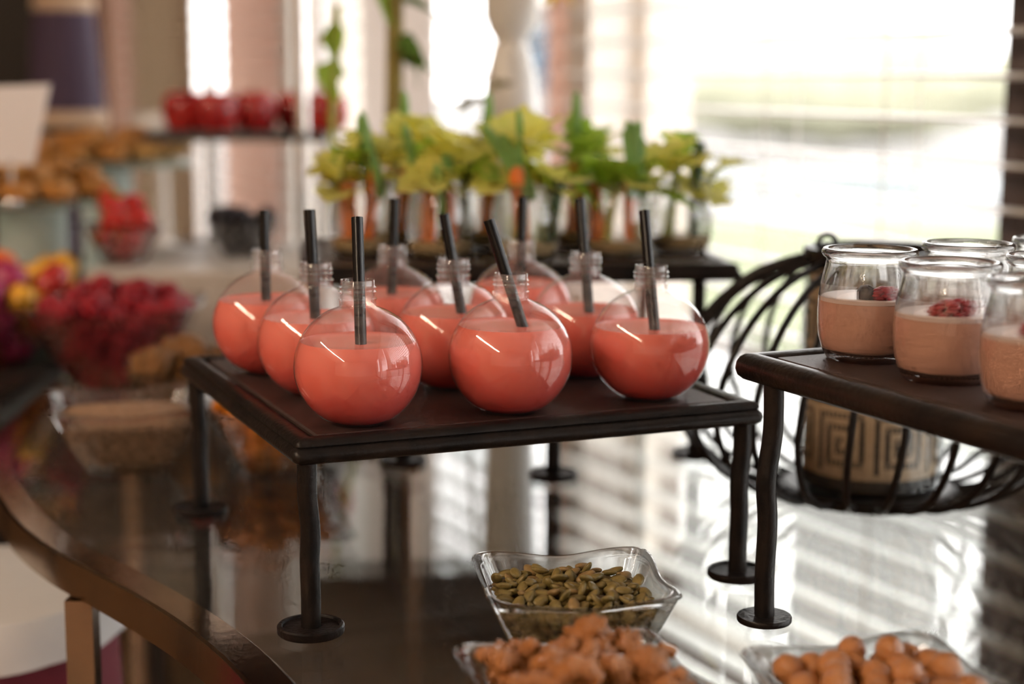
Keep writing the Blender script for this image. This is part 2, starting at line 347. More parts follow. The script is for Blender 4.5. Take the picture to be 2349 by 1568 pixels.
# ================================================================== THE GLASS TABLE
edge = [(-.555, 2.72), (-.56, 2.35), (-.55, 1.95), (-.54, 1.765), (-.523, 1.62), (-.493, 1.49), (-.4417, 1.3807), (-.4083, 1.3143), (-.3619, 1.242), (-.3088, 1.177), (-.2598, 1.1154), (-.2134, 1.0491), (-.1692, .971), (-.12, .86), (-.06, .72), (.05, .60), (.3, .52), (.6, .55), (.78, .75), (.80, 1.05), (.72, 1.35), (.55, 1.75), (.36, 2.15), (.15, 2.45), (-.08, 2.75), (-.38, 2.93)]
loop = [Vector(p) for p in edge]; nE = len(loop); path = []
for i in range(nE):
    a, b, c, d_ = loop[i - 1], loop[i], loop[(i + 1) % nE], loop[(i + 2) % nE]
    for k in range(5):
        t = k / 5; path.append(.5 * ((2 * b) + (c - a) * t + (2 * a - 5 * b + 4 * c - d_) * t * t + (3 * b - a - 3 * c + d_) * t ** 3))
nP = len(path); inn = []
for i in range(nP):
    t = (path[(i + 1) % nP] - path[i - 1]).normalized(); inn.append(Vector((-t.y, t.x)))
prof = [(.001, .0005), (.003, .002), (.027, .002), (.029, .0005), (.029, -.0275), (.002, -.0275), (0, -.026)]
v = []; f = []; K = len(prof)
for p, q in zip(path, inn):
    for o_, z in prof: v.append((p.x + q.x * o_, p.y + q.y * o_, G + z))
for i in range(nP):
    j = (i + 1) % nP
    for k in range(K): k2 = (k + 1) % K; f.append((i * K + k, j * K + k, j * K + k2, i * K + k2))
tb = thing('glass_table', 'curvy glass-topped buffet table with a brass rim band', 'table', (0, 0, -G))
mb = MB().add(v, f); o = mb.obj('rim_band', M['brass'], tb, True, 35)
gp = [p + q * .016 for p, q in zip(path, inn)]
v = [(p.x, p.y, G) for p in gp] + [(p.x, p.y, G - .010) for p in gp]
f = [tuple(range(nP)), tuple(range(2 * nP - 1, nP - 1, -1))]
MB().add(v, f).obj('glass_top', M['table_glass'], tb, False)
for x, y in [(-.328, 1.21), (.62, .70), (.60, 1.55), (-.15, 2.45), (-.52, 2.2)]:
    q = .0105; MB().box((x - q, y - q, 0), (x + q, y + q, G - .0275)).obj('leg', M['brass'], tb, False)
# neighbouring dark table
nt = thing('side_table', 'dark wooden table behind left carrying the fruit and pastries', 'table', (-1.05, 2.35, -G))
m = MB(); bx = lambda a, b: MB().box(a, b)
bx((-.47, -.50, G - .035), (.46, .55, G)).obj('top', M['darkwood'], nt, False)
for sx in (-.42, .40):
    for sy in (-.45, .5): bx((sx - .025, sy - .025, 0), (sx + .025, sy + .025, G - .035)).obj('leg', M['darkwood'], nt, False)
# draped stool under the table edge
st = thing('draped_stool', 'low stool draped in white over maroon cloth beneath the glass table', 'stool', (-.505, 1.47, -G))
fold = lambda amp, n: (lambda a, z: 1 + amp * math.sin(n * a) * min(1, max(0, (.655 - z) / .10)))
MB().lathe([(0, .662), (.11, .662), (.132, .658), (.140, .648), (.143, .632), (.145, .618)], 72, fn=fold(.03, 11)).obj('white_cloth', M['linen'], st)
MB().lathe([(0, .656), (.10, .655), (.128, .648), (.134, .60), (.145, .30), (.155, .005)], 72, fn=fold(.03, 9)).obj('maroon_cloth', M['maroon'], st)

# ================================================================== RISERS
def ringrect(hu, hv, o, z, rc=.007, n=4):
    c = max(rc, o); r = max(rc - o, 0); out = []
    for q, (sx, sy) in enumerate([(1, 1), (-1, 1), (-1, -1), (1, -1)]):
        for k in range(n + 1):
            a = PI / 2 * (q + k / n); out.append((sx * (hu - c) + r * math.cos(a), sy * (hv - c) + r * math.sin(a), z))
    return out
def sweep_rect(hu, hv, prof, closed=True):
    v = []; f = []; K = len(prof)
    for o, z in prof: v += ringrect(hu, hv, o, z)
    n = len(v) // K
    for k in range(K if closed else K - 1):
        k2 = (k + 1) % K
        for i in range(n): j = (i + 1) % n; f.append((k * n + i, k * n + j, k2 * n + j, k2 * n + i))
    return MB().add(v, f)
def riser(label, c, rz, hu, hv, zt, legs, lip=True, iron='iron', jog=.003):
    t = thing('display_riser', label, 'riser', (c[0], c[1], 0), rz)
    rail = [(.019, -.004), (.017, -.0005), (.012, .0015), (.007, .001), (.0035, -.001), (.003, -.0035), (.0042, -.0048), (.0015, -.0068), (.0, -.0100), (.0012, -.0135), (.005, -.0158), (.026, -.016), (.026, -.0045)]
    if not lip: rail = [(.019, -.004), (.0175, -.0005), (.013, .0018), (.007, .0016), (.003, -.0005), (.0007, -.004), (.0, -.0085), (.0015, -.013), (.0055, -.0160), (.026, -.0165), (.026, -.0045)]
    o = sweep_rect(hu, hv, rail).obj('frame', M[iron], t, True, 50); o.location.z = zt
    o = sweep_rect(hu - .021, hv - .021, [(.3, -.011), (0, -.011), (0, -.0012), (.0012, 0), (.3, 0)], False)
    ho = MB(); a, b = hu - .021, hv - .021
    rings = [ringrect(a, b, q, z, .003) for q, z in [(0, -.011), (0, -.0012), (.0012, 0)]]; n = len(rings[0]); v = sum(rings, []); f = []
    for k in range(2):
        for i in range(n): j = (i + 1) % n; f.append((k * n + i, k * n + j, (k + 1) * n + j, (k + 1) * n + i))
    f.append(tuple(range(2 * n, 3 * n))); f.append(tuple(range(n - 1, -1, -1)))
    o = ho.add(v, f).obj('panel', M['board'], t, True, 30); o.location.z = zt
    for k, (x, y) in enumerate(legs):
        s_ = 1 if k % 2 else -1; q = zt - .0155
        pts = bez([(x + s_ * jog * .6, y, q), (x + s_ * jog * .7, y, q * .80), (x - s_ * jog * .5, y, q * .60), (x + s_ * jog * .1, y, q * .42), (x - s_ * jog * .2, y, q * .2), (x, y, .004)], 5)
        lg = MB().tube(pts, .0068, 12).obj('leg', M['iron'], t)
        pr = [(0, .0), (.0215, 0), (.0225, .0012), (.0225, .0052), (.0215, .0062), (.0195, .0062), (.0188, .0048), (0, .0045)] if lip else [(0, 0), (.0182, 0), (.0187, .0008), (.0187, .0034), (.0182, .0042), (0, .0042)]
        MB().lathe(pr, 40, (x, y, 0)).obj('foot', M['rubber' if lip else 'iron'], lg)
    return t
JR = .40577; ZT = .1325
a_ = .1643
riser('square dark riser holding the red juice bottles', (-.0471, 1.2687), JR, .1778, .1778, ZT, [(-a_, -a_), (a_, -a_), (-a_, a_), (a_, a_)], jog=.0016)
uJ = Vector((.9035, .428)); vJ = Vector((-.428, .9035)); CJ = Vector((.150, 1.108)); cJ = CJ + uJ * .178 - vJ * .178
riser('taller dark riser at right holding the yogurt jars', (cJ.x, cJ.y), math.atan2(uJ.y, uJ.x), .178, .178, .180, [(-.168, .144), (.168, .144), (-.168, -.144), (.168, -.144)], False, 'iron_brown', -.0035)
uC = Vector((math.cos(.13), math.sin(.13))); vC = Vector((-uC.y, uC.x)); PC = Vector((-.195, 1.505)); HC, KC = .21, .145; cC = PC + uC * HC + vC * KC
riser('black riser behind the juice holding the vegetable jars', (cC.x, cC.y), .13, HC, KC, .190, [(-.115, -.125), (.17, -.125), (-.115, .125), (.17, .125)], True, 'iron', .0012)

# ================================================================== JUICE BOTTLES
ZCB, RH, RV, HB = .0392, .0440, .0428, .0985
prof = [(0, .0030), (.010, .0022), (.016, .0004), (.0185, 0)]
a0 = math.asin(-.88)
for k in range(25):
    a = a0 + (math.asin(.958) - a0) * k / 24; r = RH * math.cos(a)
    if r > .0190: prof.append((r, max(ZCB + RV * math.sin(a), .0006)))
neck = [(.0126, .0802), (.0124, .0808), (.0124, .0846), (.0130, .0850), (.0130, .0858), (.0119, .0863), (.0118, .0893), (.0121, .0897), (.0130, .0905), (.0121, .0913), (.0119, .0922), (.0121, .0928), (.0130, .0936), (.0121, .0944), (.0118, .0950), (.0118, .0979), (.0115, .0985), (.0110, .0983), (.0108, .0975), (.0108, .083), (.0113, .0815)]
shell_me = MB().lathe(prof + neck, 64).mesh('body', M['pet'], True, 60)
def juice_mesh(level):
    p = []; i_ = .0008
    p.append((0, .0036)); p.append((.0165, .0013))
    zt = level; n = 22; amin = math.asin(max(-1, (.0030 - ZCB) / RV)); amax = math.asin((zt - ZCB) / (RV - i_))
    for k in range(n + 1):
        a = amin + (amax - amin) * k / n; p.append(((RH - i_) * math.cos(a), ZCB + (RV - i_) * math.sin(a)))
    r = p[-1][0]; p += [(r - .0012, zt - .0006), (r * .6, zt - .0008), (0, zt - .0008)]
    return MB().lathe(p, 64).mesh('juice', M['juice'], True, 60)
bot = dict(A1=(-.1046, 1.1036, .0570), A2=(-.0010, 1.1449, .0620), A3=(.1016, 1.1972, .0535), B1=(-.1450, 1.2060, .0580), B2=(-.0446, 1.2367, .0580), B3=(.0574, 1.2877, .0530), C1=(-.1942, 1.2953, .0590), C2=(-.0980, 1.3370, .0590), C3=(.0071, 1.3817, .0620))
stw = dict(A1=(.0009, .047, .0407), A2=(-.0038, .325, .0365), A3=(-.0016, .086, .0388), B1=(-.0026, .055, .0381), B2=(-.0013, .183, .0329), B3=(-.0010, .086, .0403), C1=(-.0017, .024, .0304), C2=(.0007, -.031, .0369), C3=(.0007, -.018, .0356))
row = dict(A='front row', B='middle row', C='back row'); colm = {'1': 'left', '2': 'centre', '3': 'right'}
for k, (x, y, lv) in bot.items():
    where = '%s, %s of three' % (row[k[0]], colm[k[1]])
    b = thing('juice_bottle', 'round clear bottle of red juice, %s on the riser' % where, 'bottle', (x, y, ZT), 0, 'juice bottles on the riser')
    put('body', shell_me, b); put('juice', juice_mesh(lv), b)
    x0, ms, ta = stw[k]
    kd = .285 if k in ('A1', 'A3', 'B3') else .12
    zb = .0045; top = HB + ta
    lat = lambda z: x0 + ms * (HB - z); dep = lambda z: .0015 + kd * (z - HB)
    P0 = Vector((lat(zb), dep(zb), zb))
    rmax = .0395 if zb < .01 else .04
    # keep the lower end inside the round wall
    while math.hypot(P0.x, P0.y) > RH * math.sqrt(max(0, 1 - ((zb - ZCB) / RV) ** 2)) - .0040: zb += .0005; P0 = Vector((lat(zb), dep(zb), zb))
    P1 = Vector((lat(top), dep(top), top)); ax = P1 - P0; Ls = ax.length
    sm = MB().lathe([(.0035, 0), (.0040, 0), (.0040, Ls), (.0035, Ls), (.0035, 0)], 20).mesh('straw', M['straw'], True, 40)
    s_ = item('drinking_straw', sm, 'black straw in the juice bottle, %s' % where, 'straw', (x + P0.x, y + P0.y, ZT + P0.z), None, None, 'black straws in the juice bottles')
    s_.rotation_euler = ax.to_track_quat('Z', 'Y').to_euler()

# ================================================================== YOGURT JARS
jout = [(0, .0012), (.021, .0008), (.0245, 0), (.0268, .0012), (.0298, .0070), (.0322, .0150), (.0332, .0240), (.0335, .0340), (.0331, .0430), (.0318, .0520), (.0300, .0595), (.0290, .0640), (.0287, .0672), (.0292, .0686), (.0308, .0694), (.0318, .0710), (.0318, .0732), (.0308, .0748), (.0290, .0750), (.0276, .0742), (.0270, .0722)]
jin = [(.0266, .0670), (.0270, .0635), (.0282, .0590), (.0301, .0515), (.0314, .0425), (.0318, .0340), (.0315, .0240), (.0305, .0150), (.0280, .0078), (.0240, .0048), (0, .0044)]
jar_me = MB().lathe(jout + jin, 56).mesh('glass', M['jar'], True, 60)
def interp(prof, z):
    P = sorted(prof, key=lambda q: q[1])
    for (r0, z0), (r1, z1) in zip(P, P[1:]):
        if z0 <= z <= z1 and z1 > z0: return r0 + (r1 - r0) * (z - z0) / (z1 - z0)
    return P[-1][0]
def fill_prof(level, grow=.0004):
    p = [(0, .0042), (.0238, .0046)]
    z = .0085
    while z < level: p.append((interp(jin, z) + grow, z)); z += .004
    return p + [(interp(jin, level) + grow, level), (0, level)]
yog_me = MB().lathe(fill_prof(.0400), 48).mesh('yogurt', M['yog'], True, 50)
rt_ = interp(jin, .0425)
yt_me = MB().lathe([(0, .0401), (interp(jin, .0402) + .0004, .0401), (rt_ + .0004, .0425), (rt_ - .001, .0432), (rt_ * .7, .0428), (0, .0430)], 48).mesh('yogurt_surface', M['yogtop'], True, 50)
jars = [('J1', .239, 1.095, 'yogurt jar with blueberry and raspberry, at the left end of the riser'), ('J2', .273, 1.020, 'yogurt jar with a raspberry half, second from the riser corner in front'), ('J3', .304, .936, 'yogurt jar cut by the right picture edge, nearest the camera'), ('J4', .316, 1.137, 'yogurt jar behind the blueberry jar, at the back of the riser'), ('J6', .351, 1.057, 'yogurt jar mostly hidden behind the nearest jar at right edge'), ('J5', .391, 1.175, 'farthest yogurt jar, only its rim edge showing at right')]
for n, x, y, lb in jars:
    j = thing('yogurt_jar', lb, 'jar', (x, y, .180), random.uniform(0, 6), 'yogurt jars on the riser')
    put('glass', jar_me, j); put('yogurt', yog_me, j); put('yogurt_surface', yt_me, j)
def raspberry_mesh(seed, mat, name='raspberry'):
    m = MB(); rnd = random.Random(seed); small = lump(seed, 6, .02)
    for i in range(7):
        th = .35 + i * .38; n = max(3, int(8.5 * math.sin(th)))
        for k in range(n):
            a = 2 * PI * (k + .5 * (i % 2)) / n; R = .0078 * (1.0 if th < 1.9 else .94)
            c = Vector((R * math.sin(th) * math.cos(a), R * math.sin(th) * math.sin(a), .0095 * math.cos(th)))
            rr = .0031 * rnd.uniform(.92, 1.1); m.add([(c.x + q[0] * rr, c.y + q[1] * rr, c.z + q[2] * rr) for q in small.v], small.f)
    return m.mesh(name, mat, True, 0)
rasp_me = [raspberry_mesh(s_, M['rasp']) for s_ in (1, 2, 3)]
bl = MB().lathe([(0, -.0062), (.004, -.0055), (.0068, -.001), (.0066, .003), (.004, .0058), (.0026, .0060), (.0022, .0050), (0, .0048)], 20).mesh('blueberry', M['blue'], True, 60)
item('blueberry', bl, 'dark blueberry on the left-end yogurt jar', 'blueberry', (.234, 1.078, .180 + .0455), (.3, .5, 0))
item('raspberry', rasp_me[0], 'red raspberry beside the blueberry in the left-end yogurt jar', 'raspberry', (.2465, 1.077, .180 + .0455), (0, 0, .3), (1.15, .85, .50))
item('raspberry', rasp_me[1], 'red raspberry on the second yogurt jar from the riser corner', 'raspberry', (.272, 1.006, .180 + .0462), (0, -.12, .2), (1.55, 1.0, .55))
item('raspberry', rasp_me[2], 'red raspberry in the jar cut by the right picture edge', 'raspberry', (.302, .924, .180 + .0462), (0, 0, .4), (1.4, 1.1, .6))

# ================================================================== WIRE LANTERN
LX, LY = .319, 1.432
ln = thing('wire_lantern', 'black wire globe lantern standing on the glass table at right', 'lantern', (LX, LY, 0))
rp = bez([(.074, 0, .006), (.105, 0, .0105), (.142, 0, .030), (.166, 0, .062), (.173, 0, .092), (.165, 0, .128), (.142, 0, .166), (.105, 0, .196), (.060, 0, .212)], 4)
NR = 26; tw = .14
pts = []
for i, p in enumerate(rp):
    a = tw * (i / (len(rp) - 1) - .5); pts.append((p.x * math.cos(a), p.x * math.sin(a), p.z))
rib_me = MB().tube(pts, .0031, 8).mesh('rib', M['iron'])
for k in range(NR): put('rib', rib_me, ln, None, (0, 0, 2 * PI * k / NR + .06))
ring = lambda R, z: [(R * math.cos(2 * PI * k / 64), R * math.sin(2 * PI * k / 64), z) for k in range(64)]
MB().tube(ring(.076, .0045), .0045, 10, True).obj('base_ring', M['iron'], ln)
MB().lathe([(0, .006), (.073, .006), (.075, .008), (.073, .010), (0, .010)], 48).obj('base_plate', M['iron'], ln)
MB().lathe([(.056, .206), (.063, .206), (.0645, .208), (.0645, .219), (.063, .221), (.056, .221), (.056, .206)], 56).obj('top_ring', M['iron'], ln)
hp = [(-.050 + .0075 * math.cos(t), -.030, .227 + .0075 * math.sin(t)) for t in [2 * PI * k / 20 for k in range(20)]]
MB().tube(hp, .0022, 8, True).obj('handle_loop', M['iron'], ln)
cy_ = thing('candle_cylinder', 'candle cylinder wrapped in woven cream and black key pattern inside the lantern', 'candle holder', (LX, LY, .0105))
key = ["............", ".##########.", ".#........#.", ".#.######.#.", ".#.#....#.#.", ".#.#.##.#.#.", ".#.#.#..#.#.", ".#.#.####.#.", ".#.#......#.", ".#.########.", ".#..........", "............"]
pat = ["############", "############"] + key[::-1] + ["============", "............", "============", "............", "############", "............"] + key[::-1] + ["............", "############", "............", "============", "............"]
NP, SUB = 7, 3; nc = NP * 12 * SUB; v = []; f = []; mi = []
Rc, zc0, zc1 = .0585, .004, .1985; nr = len(pat)
for i in range(nr + 1):
    for c in range(nc):
        a = 2 * PI * c / nc + .9; v.append((Rc * math.cos(a), Rc * math.sin(a), zc0 + (zc1 - zc0) * i / nr))
for i in range(nr):
    for c in range(nc):
        ch = pat[i][(c // SUB) % 12]; up_ = pat[min(i + 1, nr - 1)][(c // SUB) % 12]
        hor = ch == '#' and i < nr and (pat[i][(c // SUB + 1) % 12] == '#' or pat[i][(c // SUB - 1) % 12] == '#') and i > 1 and pat[i] != "############"
        d_ = (ch == '#' and not (hor and c % SUB == 2)) or (ch == '=' and c % SUB < 2)
        f.append((i * nc + c, i * nc + (c + 1) % nc, (i + 1) * nc + (c + 1) % nc, (i + 1) * nc + c)); mi.append(1 if d_ else 0)
mb = MB(); mb.v, mb.f, mb.mi = v, f, mi
mb.obj('woven_sleeve', [M['cream'], M['wblack']], cy_, True, 0)
MB().lathe([(0, 0), (.062, 0), (.0635, .002), (.0635, .19), (.0625, .191), (.0615, .19), (.0615, .0035), (0, .0035)], 48).obj('glass_cylinder', M['cglass'], cy_)

# ================================================================== VEGETABLE JARS
dip_me = MB().lathe(fill_prof(.0185), 40).mesh('dip', M['dip'], True, 50)
def leaf_mesh(mat, L=.045, W=.034, lobes=5, curl=.5, seed=0, name='leaf'):
    rnd = random.Random(seed); n = 18; up_ = []; lo = []
    v = []; f = []
    for i in range(n + 1):
        t = i / n; w = W * .5 * (math.sin(PI * t ** .75) ** .8) * (1 + .32 * math.sin(lobes * 2 * PI * t + rnd.uniform(-.4, .4)))
        z = curl * L * (t * t) * .5; x = L * t
        for q in (-1, -.5, 0, .5, 1): v.append((x, w * q, -z + .25 * abs(q) * w + .002 * math.sin(9 * t + q * 3)))
    for i in range(n):
        for k in range(4): f.append((i * 5 + k, (i + 1) * 5 + k, (i + 1) * 5 + k + 1, i * 5 + k + 1))
    return MB().add(v, f).mesh(name, mat, True, 0)
LY_ = [leaf_mesh(M['leaf_y'], .048, .045, 3, c, s_) for s_, c in ((1, .5), (2, .9), (3, .2))]
LG_ = [leaf_mesh(M['leaf_g'], .048, .045, 3, c, s_) for s_, c in ((4, .6), (5, 1.0))]
carrot_me = MB().lathe([(0, 0), (.0055, 0), (.0085, .05), (.010, .088), (.0085, .095), (.0035, .098), (0, .0975)], 16).mesh('body', M['carrot'])
stick_me = MB().box((-.0055, -.0055, 0), (.0055, .0055, .075)).mesh('carrot_stick', M['carrot'], False)
cuke_me = MB().lathe([(0, 0), (.006, 0), (.0065, .002), (.0065, .102), (.005, .106), (0, .107)], 14).mesh('cucumber_stick', M['cuke'])
def stalk_mesh(h): return MB().tube(bez([(0, 0, 0), (.002, .001, h * .4), (.001, .003, h * .75), (.006, .002, h)], 4), [.0062 - .003 * i / 12 for i in range(13)], 8).mesh('stem', M['celery'])
stalks = [stalk_mesh(.075), stalk_mesh(.09)]
def onion_mesh(h, r=.0035): return MB().tube(bez([(0, 0, 0), (.001, 0, h * .4), (-.001, .001, h * .8), (-.003, .002, h)], 4), [r] * 9 + [r * .9, r * .8, r * .6, r * .3], 7).mesh('blade', M['onion'])
on1 = onion_mesh(.05); on2 = onion_mesh(.066, .0042)
rv = random.Random(21)
def celery(loc, tilt, az, who, green=False, n=5, h=0, spread=1.0):
    n += 2
    t = thing('celery_stalk', 'leafy %s celery stalk %s' % ('green' if green else 'yellow', who), 'celery', loc, az, 'celery stalks in the vegetable jars')
    t.rotation_euler = (tilt[0], tilt[1], az); hh = (.075, .09)[h]
    put('stem', stalks[h], t)
    for k in range(n):
        a = 2 * PI * k / n + rv.uniform(-.4, .4); L_ = rv.choice(LG_ if green else LY_ + LY_ + LY_ + LG_)
        put('leaf', L_, t, (.004, .002, hh - .026 + .030 * rv.random()), (rv.uniform(-.5, .5), rv.uniform(-1.35, .25), a), rv.uniform(.75, 1.25) * spread)
def carrot(loc, tilt, who, tops=3, th=on1, sc=1.0):
    t = thing('carrot', 'whole baby carrot with green tops %s' % who, 'carrot', loc, 0, 'carrots in the vegetable jars'); t.rotation_euler = tilt; t.scale = (sc,) * 3
    put('body', carrot_me, t)
    for k in range(tops): put('stalk', th, t, (0, 0, .094), (.16 * math.sin(k * 2.1), .16 * math.cos(k * 2.1), k))
def veg(name, me, label, cat, loc, rot, sc=None): item(name, me, label, cat, loc, rot, sc)
VJ = [('A', -.147, 1.622, 'leftmost'), ('B', -.070, 1.600, 'second from left'), ('C', .012, 1.590, 'third from left'), ('E', .104, 1.622, 'fourth from left'), ('F', .170, 1.668, 'rightmost'), ('G', -.108, 1.700, 'back row left'), ('H', -.022, 1.692, 'back row middle'), ('I', .068, 1.712, 'back row right')]
ZV = .190
for n, x, y, who in VJ:
    j = thing('vegetable_jar', 'glass jar of dip and vegetable sticks, %s on the black riser' % who, 'jar', (x, y, ZV), 0, 'vegetable jars on the black riser')
    put('glass', jar_me, j); put('dip', dip_me, j)
    w_ = 'in the vegetable jar, ' + who; zb = ZV + .012
    if n == 'A':
        veg('carrot_stick', stick_me, 'orange carrot stick leaning ' + w_, 'carrot', (x + .004, y - .012, zb), (-.05, .14, .3)); veg('carrot_stick', stick_me, 'orange carrot stick upright ' + w_, 'carrot', (x - .012, y - .008, zb), (0, -.06, .9), (1, 1, .85))
        celery((x - .012, y, zb), (.05, -.22), .2, w_, False, 6, 0, .9); celery((x + .010, y + .006, zb), (-.1, .15), 1.5, 'with green tint ' + w_, False, 5, 1)
        veg('spring_onion', on2, 'dark spring onion shoot ' + w_, 'spring onion', (x + .010, y - .004, zb + .066), (-.1, -.14, 0)); veg('spring_onion', on1, 'short spring onion shoot ' + w_, 'spring onion', (x - .003, y + .005, zb + .075), (.1, .02, 0))
    if n == 'B':
        carrot((x + .012, y - .010, zb - .002), (.05, -.06, 0), w_, 3, on1, .66); veg('carrot_stick', stick_me, 'orange carrot stick at left ' + w_, 'carrot', (x - .012, y - .012, zb), (0, .05, .4), (1, 1, .8))
        celery((x + .002, y + .004, zb), (.05, .06), 0, 'tall ' + w_, False, 7, 1); celery((x - .012, y, zb), (0, -.25), 2, 'leaning left ' + w_, False, 5, 0, .9)
        veg('cucumber_stick', cuke_me, 'dark cucumber stick ' + w_, 'cucumber', (x + .018, y + .006, zb), (0, .1, 0), (.8, .8, .9))
    if n == 'C':
        carrot((x + .0, y - .014, zb - .002), (.02, -.10, 0), w_, 1, on2, .85); celery((x + .013, y + .002, zb), (0, .18), .6, 'leaning right ' + w_, False, 7, 0); celery((x - .008, y + .008, zb), (0, -.12), 2.6, 'at left ' + w_, False, 6, 1)
        veg('cucumber_stick', cuke_me, 'dark cucumber stick ' + w_, 'cucumber', (x + .022, y - .006, zb), (0, .16, 0), (.9, .9, .65))
    if n == 'E':
        carrot((x + .010, y - .010, zb - .002), (0, .03, 0), w_, 4, on2, .78); celery((x - .012, y - .008, zb), (.1, -.2), 3.4, w_, True, 6, 0, .95); celery((x + .015, y + .008, zb), (0, .15), .3, 'at right ' + w_, False, 5, 0)
        veg('carrot_stick', stick_me, 'orange carrot stick at left ' + w_, 'carrot', (x - .020, y - .006, zb), (0, -.05, .2), (1, 1, .8))
    if n == 'F':
        celery((x - .012, y - .004, zb), (0, -.12), 3.0, w_, False, 6, 1, .9); celery((x + .010, y + .006, zb), (0, .28), 0, 'leaning right ' + w_, False, 3, 0, .9); veg('cucumber_stick', cuke_me, 'dark cucumber stick ' + w_, 'cucumber', (x + .012, y - .012, zb), (0, .05, 0), (.9, .9, .95))
    if n in 'GHI':
        celery((x, y, zb), (.05, .08 * (1 if n == 'I' else -1)), rv.random() * 6, w_, n == 'I', 6, 1); celery((x + .012, y + .004, zb), (0, .15), rv.random() * 6, 'at right ' + w_, False, 5, 1, .9)
        veg('spring_onion', on2, 'green spring onion shoot ' + w_, 'spring onion', (x - .008, y, zb + .07), (.05, .1, 0), 1.2); veg('carrot_stick', stick_me, 'orange carrot stick ' + w_, 'carrot', (x - .006, y - .012, zb), (0, .06, .4))
for x, y, z, rot, s_, lb in [(.014, 1.572, .250, (-.1, -.50, 0), 1.25, 'long pale spring onion leaning left above the third vegetable jar'), (.020, 1.574, .250, (0, -.42, 0), 1.05, 'shorter spring onion leaning left above the third vegetable jar'),
    (.115, 1.606, .250, (0, -.06, 0), 1.0, 'left spring onion of the upright bunch above the fourth jar'), (.119, 1.604, .250, (-.05, .04, .5), 1.1, 'middle spring onion of the upright bunch above the fourth jar'), (.123, 1.608, .250, (0, .12, 1), .95, 'right spring onion of the upright bunch above the fourth jar'),
    (-.128, 1.604, .250, (0, -.22, 0), 1.0, 'thick spring onion tilting left above the leftmost jar'), (-.068, 1.578, .228, (0, -.05, 0), .85, 'spring onion standing low in front of the second jar'), (-.096, 1.606, .262, (0, -.12, 0), .9, 'thin spring onion between the two left jars')]:
    veg('spring_onion', on2, lb, 'spring onion', (x, y, z), rot, (s_ * 1.15, s_ * 1.15, s_))

# ================================================================== GLASS BOWLS AND WHAT IS IN THEM
import numpy as np
PX = 4.2
def sq(a, p=PX): return (abs(math.cos(a)) ** p + abs(math.sin(a)) ** p) ** (-1 / p)
def bowl_mesh(R, h, b, wall=.0035, wave=.10, nA=88):
    v = []; f = []; ang = [2 * PI * k / nA for k in range(nA)]
    def ring(hw, z, lift, p=8.0):
        for a in ang:
            s_ = sq(a, p); wv = 1 + wave * lift * (-math.cos(4 * a))
            r = hw * s_ * (1 + .02 * lift * (-math.cos(4 * a)))
            v.append((r * math.cos(a), r * math.sin(a), z * wv))
    W = lambda t: b + (R - b) * t ** .82
    lev = [0, .06, .15, .3, .45, .6, .75, .9, .97]
    rings = 0
    ring(b * .86, .0012, 0); rings += 1; ring(b * .93, 0, 0); rings += 1
    for t in lev: ring(W(t), h * t + .0012 * (t == 0), t); rings += 1
    ring(R + .0006, h * .985, 1); ring(R - .0002, h, 1); ring(R - wall * .5, h * 1.008, 1, 7); ring(R - wall + .0002, h, 1, 5.5); rings += 4
    for t in reversed(lev[2:]): ring(W(t) - wall * 1.0, h * t, t, 4.4); rings += 1
    ring(W(.10) - wall * 1.5, .0062, 0, 4); ring(b * .6, .0055, 0, 4); rings += 2
    for k in range(rings - 1):
        for i in range(nA): j = (i + 1) % nA; f.append((k * nA + i, k * nA + j, (k + 1) * nA + j, (k + 1) * nA + i))
    f.append(tuple(range(nA - 1, -1, -1))); f.append(tuple(range((rings - 1) * nA, rings * nA)))
    return MB().add(v, f).mesh('glass_bowl', M['bowl'], True, 55)
def bowl(label, loc, rz, R, h, b, wave=.10):
    t = item('glass_bowl', bowl_mesh(R, h, b, wave=wave), label, 'bowl', (loc[0], loc[1], loc[2]), (0, 0, rz)); return t
def pack(n, r, R, h, b, seed, squeeze=.86, cand=26, wall=.0035, bias=0.0, dome=0.0):
    rnd = np.random.RandomState(seed); P = np.zeros((0, 3)); Rin = R - wall; bin_ = b
    for i in range(n):
        c = rnd.uniform(-1, 1, (cand, 2)) * (Rin - r * .9)
        nm = (np.abs(c[:, 0]) ** PX + np.abs(c[:, 1]) ** PX) ** (1 / PX)
        need = np.clip((nm + r * 1.08 - bin_ + wall) / (R - b), 0, None); z = np.maximum(.0062 + r * .8, h * need ** (1 / .82))
        if len(P):
            d2 = (c[:, None, 0] - P[None, :, 0]) ** 2 + (c[:, None, 1] - P[None, :, 1]) ** 2
            q = (2 * r * squeeze) ** 2 - d2
            zz = np.where(q > 0, P[None, :, 2] + np.sqrt(np.maximum(q, 0)), -1); z = np.maximum(z, zz.max(1))
        sc = z + dome * nm + bias * c[:, 1]; k = int(np.argmin(sc)); P = np.vstack([P, [c[k, 0], c[k, 1], z[k]]])
    return P
def place(P, loc, rz): 
    c, s_ = math.cos(rz), math.sin(rz); return [(loc[0] + c * x - s_ * y, loc[1] + s_ * x + c * y, loc[2] + z) for x, y, z in P]
rr = random.Random(5)
rot3 = lambda: (rr.uniform(0, 6.3), rr.uniform(0, 6.3), rr.uniform(0, 6.3))
